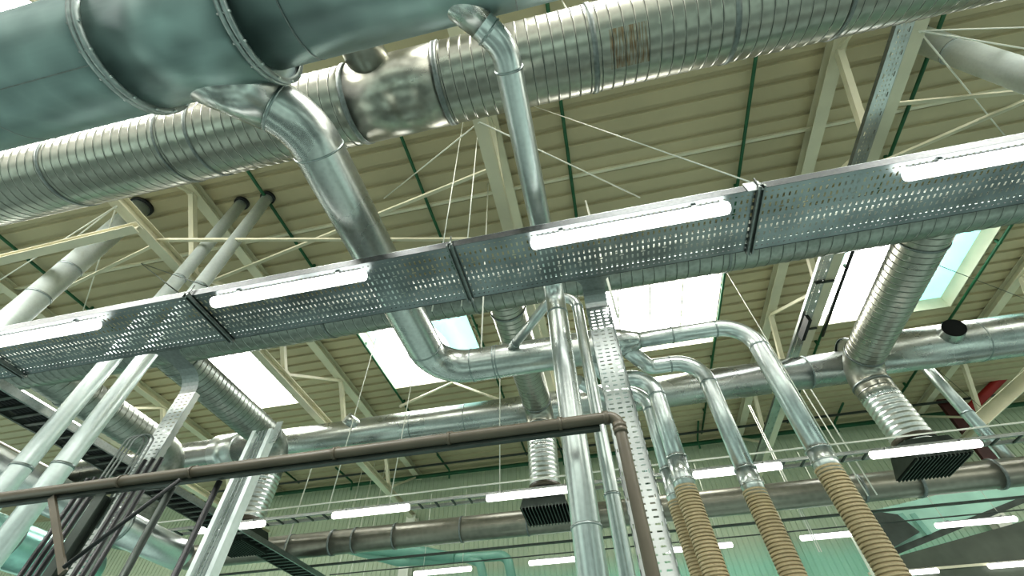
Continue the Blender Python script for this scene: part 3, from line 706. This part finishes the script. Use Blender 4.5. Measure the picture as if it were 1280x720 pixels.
# pale ducts at lower left
def yduct(label, px, py, yend, r, ya, mat, z=None):
    p = PY(px, py, yend); t = thing('floor_duct', label, 'duct', (p.x, yend, p.z-r))
    mb = MB(); mb.rings([((p.x, ya, p.z),(0,1,0),r), ((p.x, yend, p.z),(0,1,0),r), ((p.x, yend+.03, p.z),(0,1,0),r*.9)], 36); mb.build('duct_run', M[mat], t)
    mb = MB(); mb.band((p.x, yend-1.2, p.z), (0,1,0), r, .04, .012, 36); mb.build('coupling_band', M['flange'], t)
yduct('pale round duct with a closed end among the posts at the bottom left', 226, 694, 6.3, .20, 3.2, 'galv_bright')
yduct('teal tinted round duct in the bottom left corner', 110, 716, 5.6, .24, 2.6, 'tealmetal')
yduct('grey round duct behind the slanting pipes at the left edge', 130, 640, 9.0, .30, 3.4, 'greyduct')
# pale teal pipes at bottom centre
YT = 11.4
t = thing('teal_pipe', 'pale teal pipe with a down elbow at the bottom centre', 'pipe', tuple(PY(560,700,YT)))
mb = MB(); mb.sweep([PY(436,686,YT), PY(500,702,YT), PY(634,694,YT), PY(642,735,YT)], .11, [.4,.25], 24); mb.build('pipe_run', M['teal'], t)
mb = MB(); mb.sweep([PY(585,698,YT), PY(600,703,YT-.05), PY(607,735,YT-.05)], .10, .2, 24); mb.build('branch_leg', M['teal'], t)
mb = MB(); a, b = PY(452,680,YT-.1), PY(568,697,YT-.1); mb.rings([(a, b-a, .22), (b, b-a, .10)], 24); mb.build('funnel', M['teal'], t)

# ------------------------------------------------------------------ hood at lower right
def hood():
    t = thing('extraction_hood', 'dark edged sheet metal hood with a pale teal front at lower right', 'hood', tuple(PY(1180,650,10.5)))
    a, b, c, d = PY(1082,640,10.5), PY(1300,588,10.5), PY(1300,612,10.5), PY(1112,688,10.5)
    mb = MB(); off = V3((0,.06,0)); vs = [a,b,c,d]; vs += [p+off for p in vs]
    mb.add(vs, [(0,1,2,3),(7,6,5,4),(0,4,5,1),(1,5,6,2),(2,6,7,3),(3,7,4,0)]); mb.build('front_panel', M['teal_lit_panel'], t)  # teal skylight glow on the front is put into the sheet colour
    mb = MB(); lo = V3((0,.9,.05)); mb.add([d, c, c+lo, d+lo], [(0,1,2,3)]); mb.add([d+V3((0,-.02,-.1)), c+V3((0,-.02,-.1)), c+V3((0,-.02,0)), d+V3((0,-.02,0))], [(0,1,2,3)]); mb.build('underside', M['darksteel'], t)
    mb = MB(); e = PY(1122,643,10.4); f = PY(1150,665,10.4); mb.add([a+V3((0,-.1,0)), e, f, d+V3((0,-.1,0))], [(0,1,2,3)]); mb.build('side_panel', M['darksteel'], t)
    for px in (1125, 1140):
        mb = MB(); mb.beam(PY(px,642,10.42), PY(px+22,668,10.42), .10, .02, (0,1,0)); mb.build('lit_slat', M['teal'], t)
    g = [PY(1105,700,12.8), PY(1320,640,12.8), PY(1320,735,12.8), PY(1120,735,12.8)]  # added sheet: shade on the back wall put into its olive colour
    mb = MB(); vs = g+[p+off for p in g]; mb.add(vs, [(0,1,2,3),(7,6,5,4),(0,4,5,1),(1,5,6,2),(2,6,7,3),(3,7,4,0)])
    mark(mb.build('shaded_wall_sheet', M['wall_shade']), 'olive dark sheet for the shaded back wall behind the hood in the bottom right corner', 'panel')
hood()

# ------------------------------------------------------------------ truss mounted sloping tray at right and small things
t = thing('roof_cable_tray', 'narrow perforated tray along the right truss with pale flanges', 'cable tray', (4.16, 5, HC-.09))
M['roof_perf'] = perforated('roof_tray_sheet', 1, 0, .07, (.40,.42,.40), .06, .04, .012, .004)
mb = MB(); mb.add([(4.06,-1,HC-.09),(4.25,-1,HC-.09),(4.25,13,HC-.09),(4.06,13,HC-.09)], [(0,1,2,3)]); mb.build('perforated_base', M['roof_perf'], t)
for x in (4.06, 4.25): mb = MB(); mb.box((x, 6, HC-.06), (.004, 14, .06)); mb.build('side_flange', M['tray_side'], t)
for y in (4.6, 5.9, 7.1): mb = MB(); mb.box((4.24, y, HC-.11), (.30, .03, .03)); mb.build('bracket', M['darksteel'], t)
p = PZ(1006,410,HC-.2); mb = MB(); mb.box((p.x, p.y, HC-.2), (.06, .55, .14)); mark(mb.build('junction_box', M['black']), 'small black box clipped to the narrow tray by the right truss', 'box')
mb = MB(); a, b = PZ(1070,303,H-.2), PZ(1028,420,H-.2); mb.rod(a, b, .03); mark(mb.build('dark_blue_conduit', M['black']), 'dark conduit along the left edge of the cyan skylight', 'conduit')
p = PZ(-20,330,5.1); q = PZ(172,284,5.1); mb = MB(); mb.chan(p, q, .12, .10); mark(mb.build('cross_beam', M['cream']), 'pale level beam in front of the thick round pipe at left', 'beam')
mb = MB(); mb.sweep([PY(1300,425,12.6), PY(1212,512,12.6)], .11, seg=16); mark(mb.build('red_pipe', M['red']), 'red pipe slanting at the right edge below the mid duct', 'pipe')
for i, (pa_, pb_) in enumerate((((1178,500),(1250,590)),)):
    a, b = PY(*pa_, 12.9), PY(*pb_, 12.9); mb = MB(); mb.beam(a, b, .30, .1, (0,1,0)); mark(mb.build('oxide_post', M['oxide']), 'dark oxide red post at the right below the mid duct', 'post')
mb = MB(); mb.chan(PY(1300,458,9.6), PY(1222,528,9.6), .26, .24); mark(mb.build('cream_strut', M['cream']), 'thick cream strut at the right edge below the mid duct', 'strut')

# wires and thin rods: (start, end)
node_l, node_c, node_r = V3((-6.05, PZ(160,254,HC-.08).y, HC-.09)), V3((-.74, PZ(600,152,HC-.08).y, HC-.09)), V3((4.33, PZ(1140,40,HC-.08).y, HC-.09))
def wire(a, b, lb, r=.010, mat='white', group=None): rod_thing('stay_wire', a, b, r, mat, lb, 'wire', group, 6)
wire(node_c, PZ(480,248,H-.02), 'pale stay wire slanting left from the central truss joint')
wire(node_c, PZ(800,247,HC), 'pale stay wire slanting right from the central truss joint')
wire(PZ(665,132,H-.02), V3((1.28, TY0-.01, TZ+.08)), 'long thin stay wire reaching the tray bracket from upper left', .006)
wire(node_r, PZ(1300,64,HC), 'upper pale stay wire slanting right from the right truss joint')
wire(node_r, PZ(1285,34,HC), 'pale stay wire running almost level right from the right truss joint', .008)
wire(node_r, PZ(1258,172,H-.02), 'pale stay wire falling steeply right from the right truss joint')
wire(node_l, PZ(75,312,HC), 'pale stay wire slanting left from the left truss joint, upper one')
wire(node_l, PZ(0,350,HC), 'pale stay wire slanting left from the left truss joint, lower one')
wire(node_l, PZ(103,391,H-.1), 'pale stay wire falling steeply from the left truss joint')
wire(PZ(1285,375,6.5), PZ(1040,280,6.9), 'thin dark wire crossing in front of the cyan skylight', .006, 'darksteel')
wire(PZ(1285,560,5.2), PZ(1100,400,6.6), 'thin dark wire crossing the right branch duct down to the right edge', .006, 'darksteel')
wire(PZ(176,329,H), V3((-2.95, TY0+.1, TZ+.07)), 'thin dark wire sloping to the tray right of the thick left round riser, left one', .006, 'darksteel')
wire(PZ(176,329,H), V3((-2.5, TY0+.2, TZ+.07)), 'thin dark wire sloping to the tray right of the thick left round riser, right one', .006, 'darksteel')
def vrod(px, py, Y, za, zb_, lb, r=.008, mat='white'):
    p = PY(px, py, Y); rod_thing('hanger_rod', (p.x, Y, za), (p.x, Y, zb_), r, mat, lb, 'rod')
vrod(603, 400, ym, ZM+RM, H, 'white hanger rod holding the header pipe near its elbow', .010)
vrod(733, 255, ym-.2, ZM+RM, 5.5, 'white hanger rod right of the narrow branch pipe', .014)
vrod(592, 220, 2.3, TZ, H, 'thin white hanger rod rising from the tray left of the central truss', .006)
vrod(566, 230, 2.3, TZ, H, 'thin white hanger rod left of its neighbour by the central truss', .006)
vrod(1012, 500, 8.2, 2.9, 5.0, 'thin pale rod right of the first hose pipe, left one of a pair', .012)
vrod(1022, 500, 8.2, 2.9, 5.0, 'thin pale rod right of the first hose pipe, right one of a pair', .012)
vrod(388, 590, 8.0, 2.9, 5.0, 'thin pale rod under the mid duct at left', .012)
for i, px in enumerate((440, 455, 470)):
    vrod(px, 640, 12.6, 3.0, H, 'thin pale rod before the back wall near the left column, '+['leftmost','middle','rightmost'][i]+' of three', .010)
for i, (px, py) in enumerate(((1000,640),(1010,655))): vrod(px, py, 9.0, 2.4, 5.2, ['pale thin rod right of the second hose crossing below the grey duct', 'pale thin rod close to the first hose crossing below the grey duct'][i], .010)

# ------------------------------------------------------------------ world and view
w = bpy.data.worlds.new('world'); bpy.context.scene.world = w; w.use_nodes = True; nt = w.node_tree
bg = nt.nodes['Background']; tc = nt.nodes.new('ShaderNodeTexCoord'); sx = nt.nodes.new('ShaderNodeSeparateXYZ'); nt.links.new(tc.outputs['Generated'], sx.inputs[0])
f = math_n(nt, 'ADD', math_n(nt, 'MULTIPLY', sx.outputs['Z'], .5), .5)
base = ramp(nt, f, [(.0, (.30,.38,.35)), (.30, (.30,.40,.37)), (.47, (.65,.72,.66)), (.56, (1.0,1.0,.93)), (1, (.9,.95,.95))])
mp = nt.nodes.new('ShaderNodeMapping'); mp.inputs['Scale'].default_value = (.22, 3.2, 3.2); nt.links.new(tc.outputs['Generated'], mp.inputs['Vector'])
nz = N(nt, 'ShaderNodeTexNoise', Scale=1.6, Detail=1.0); nt.links.new(mp.outputs[0], nz.inputs['Vector'])
band = ramp(nt, nz.outputs['Fac'], [(.40, (.12,.13,.13)), (.49, (.6,.62,.62)), (.55,(1.1,1.1,1.1)), (.62, (3.2,3.2,3.1))])
mx = nt.nodes.new('ShaderNodeMix'); mx.data_type = 'RGBA'; mx.blend_type = 'MULTIPLY'; mx.inputs[0].default_value = 1
nt.links.new(base, mx.inputs[6]); nt.links.new(band, mx.inputs[7]); nt.links.new(mx.outputs[2], bg.inputs['Color'])
bg.inputs['Strength'].default_value = 1.15
s = bpy.context.scene
s.view_settings.view_transform = 'Standard'; s.view_settings.exposure = 0.05
try: s.view_settings.look = 'Medium High Contrast'
except Exception: pass
s.cycles.max_bounces = 6; s.cycles.transparent_max_bounces = 12
s.cycles.sample_clamp_indirect = 4.0
for o in bpy.data.objects:
    if '_loc' in o: del o['_loc']
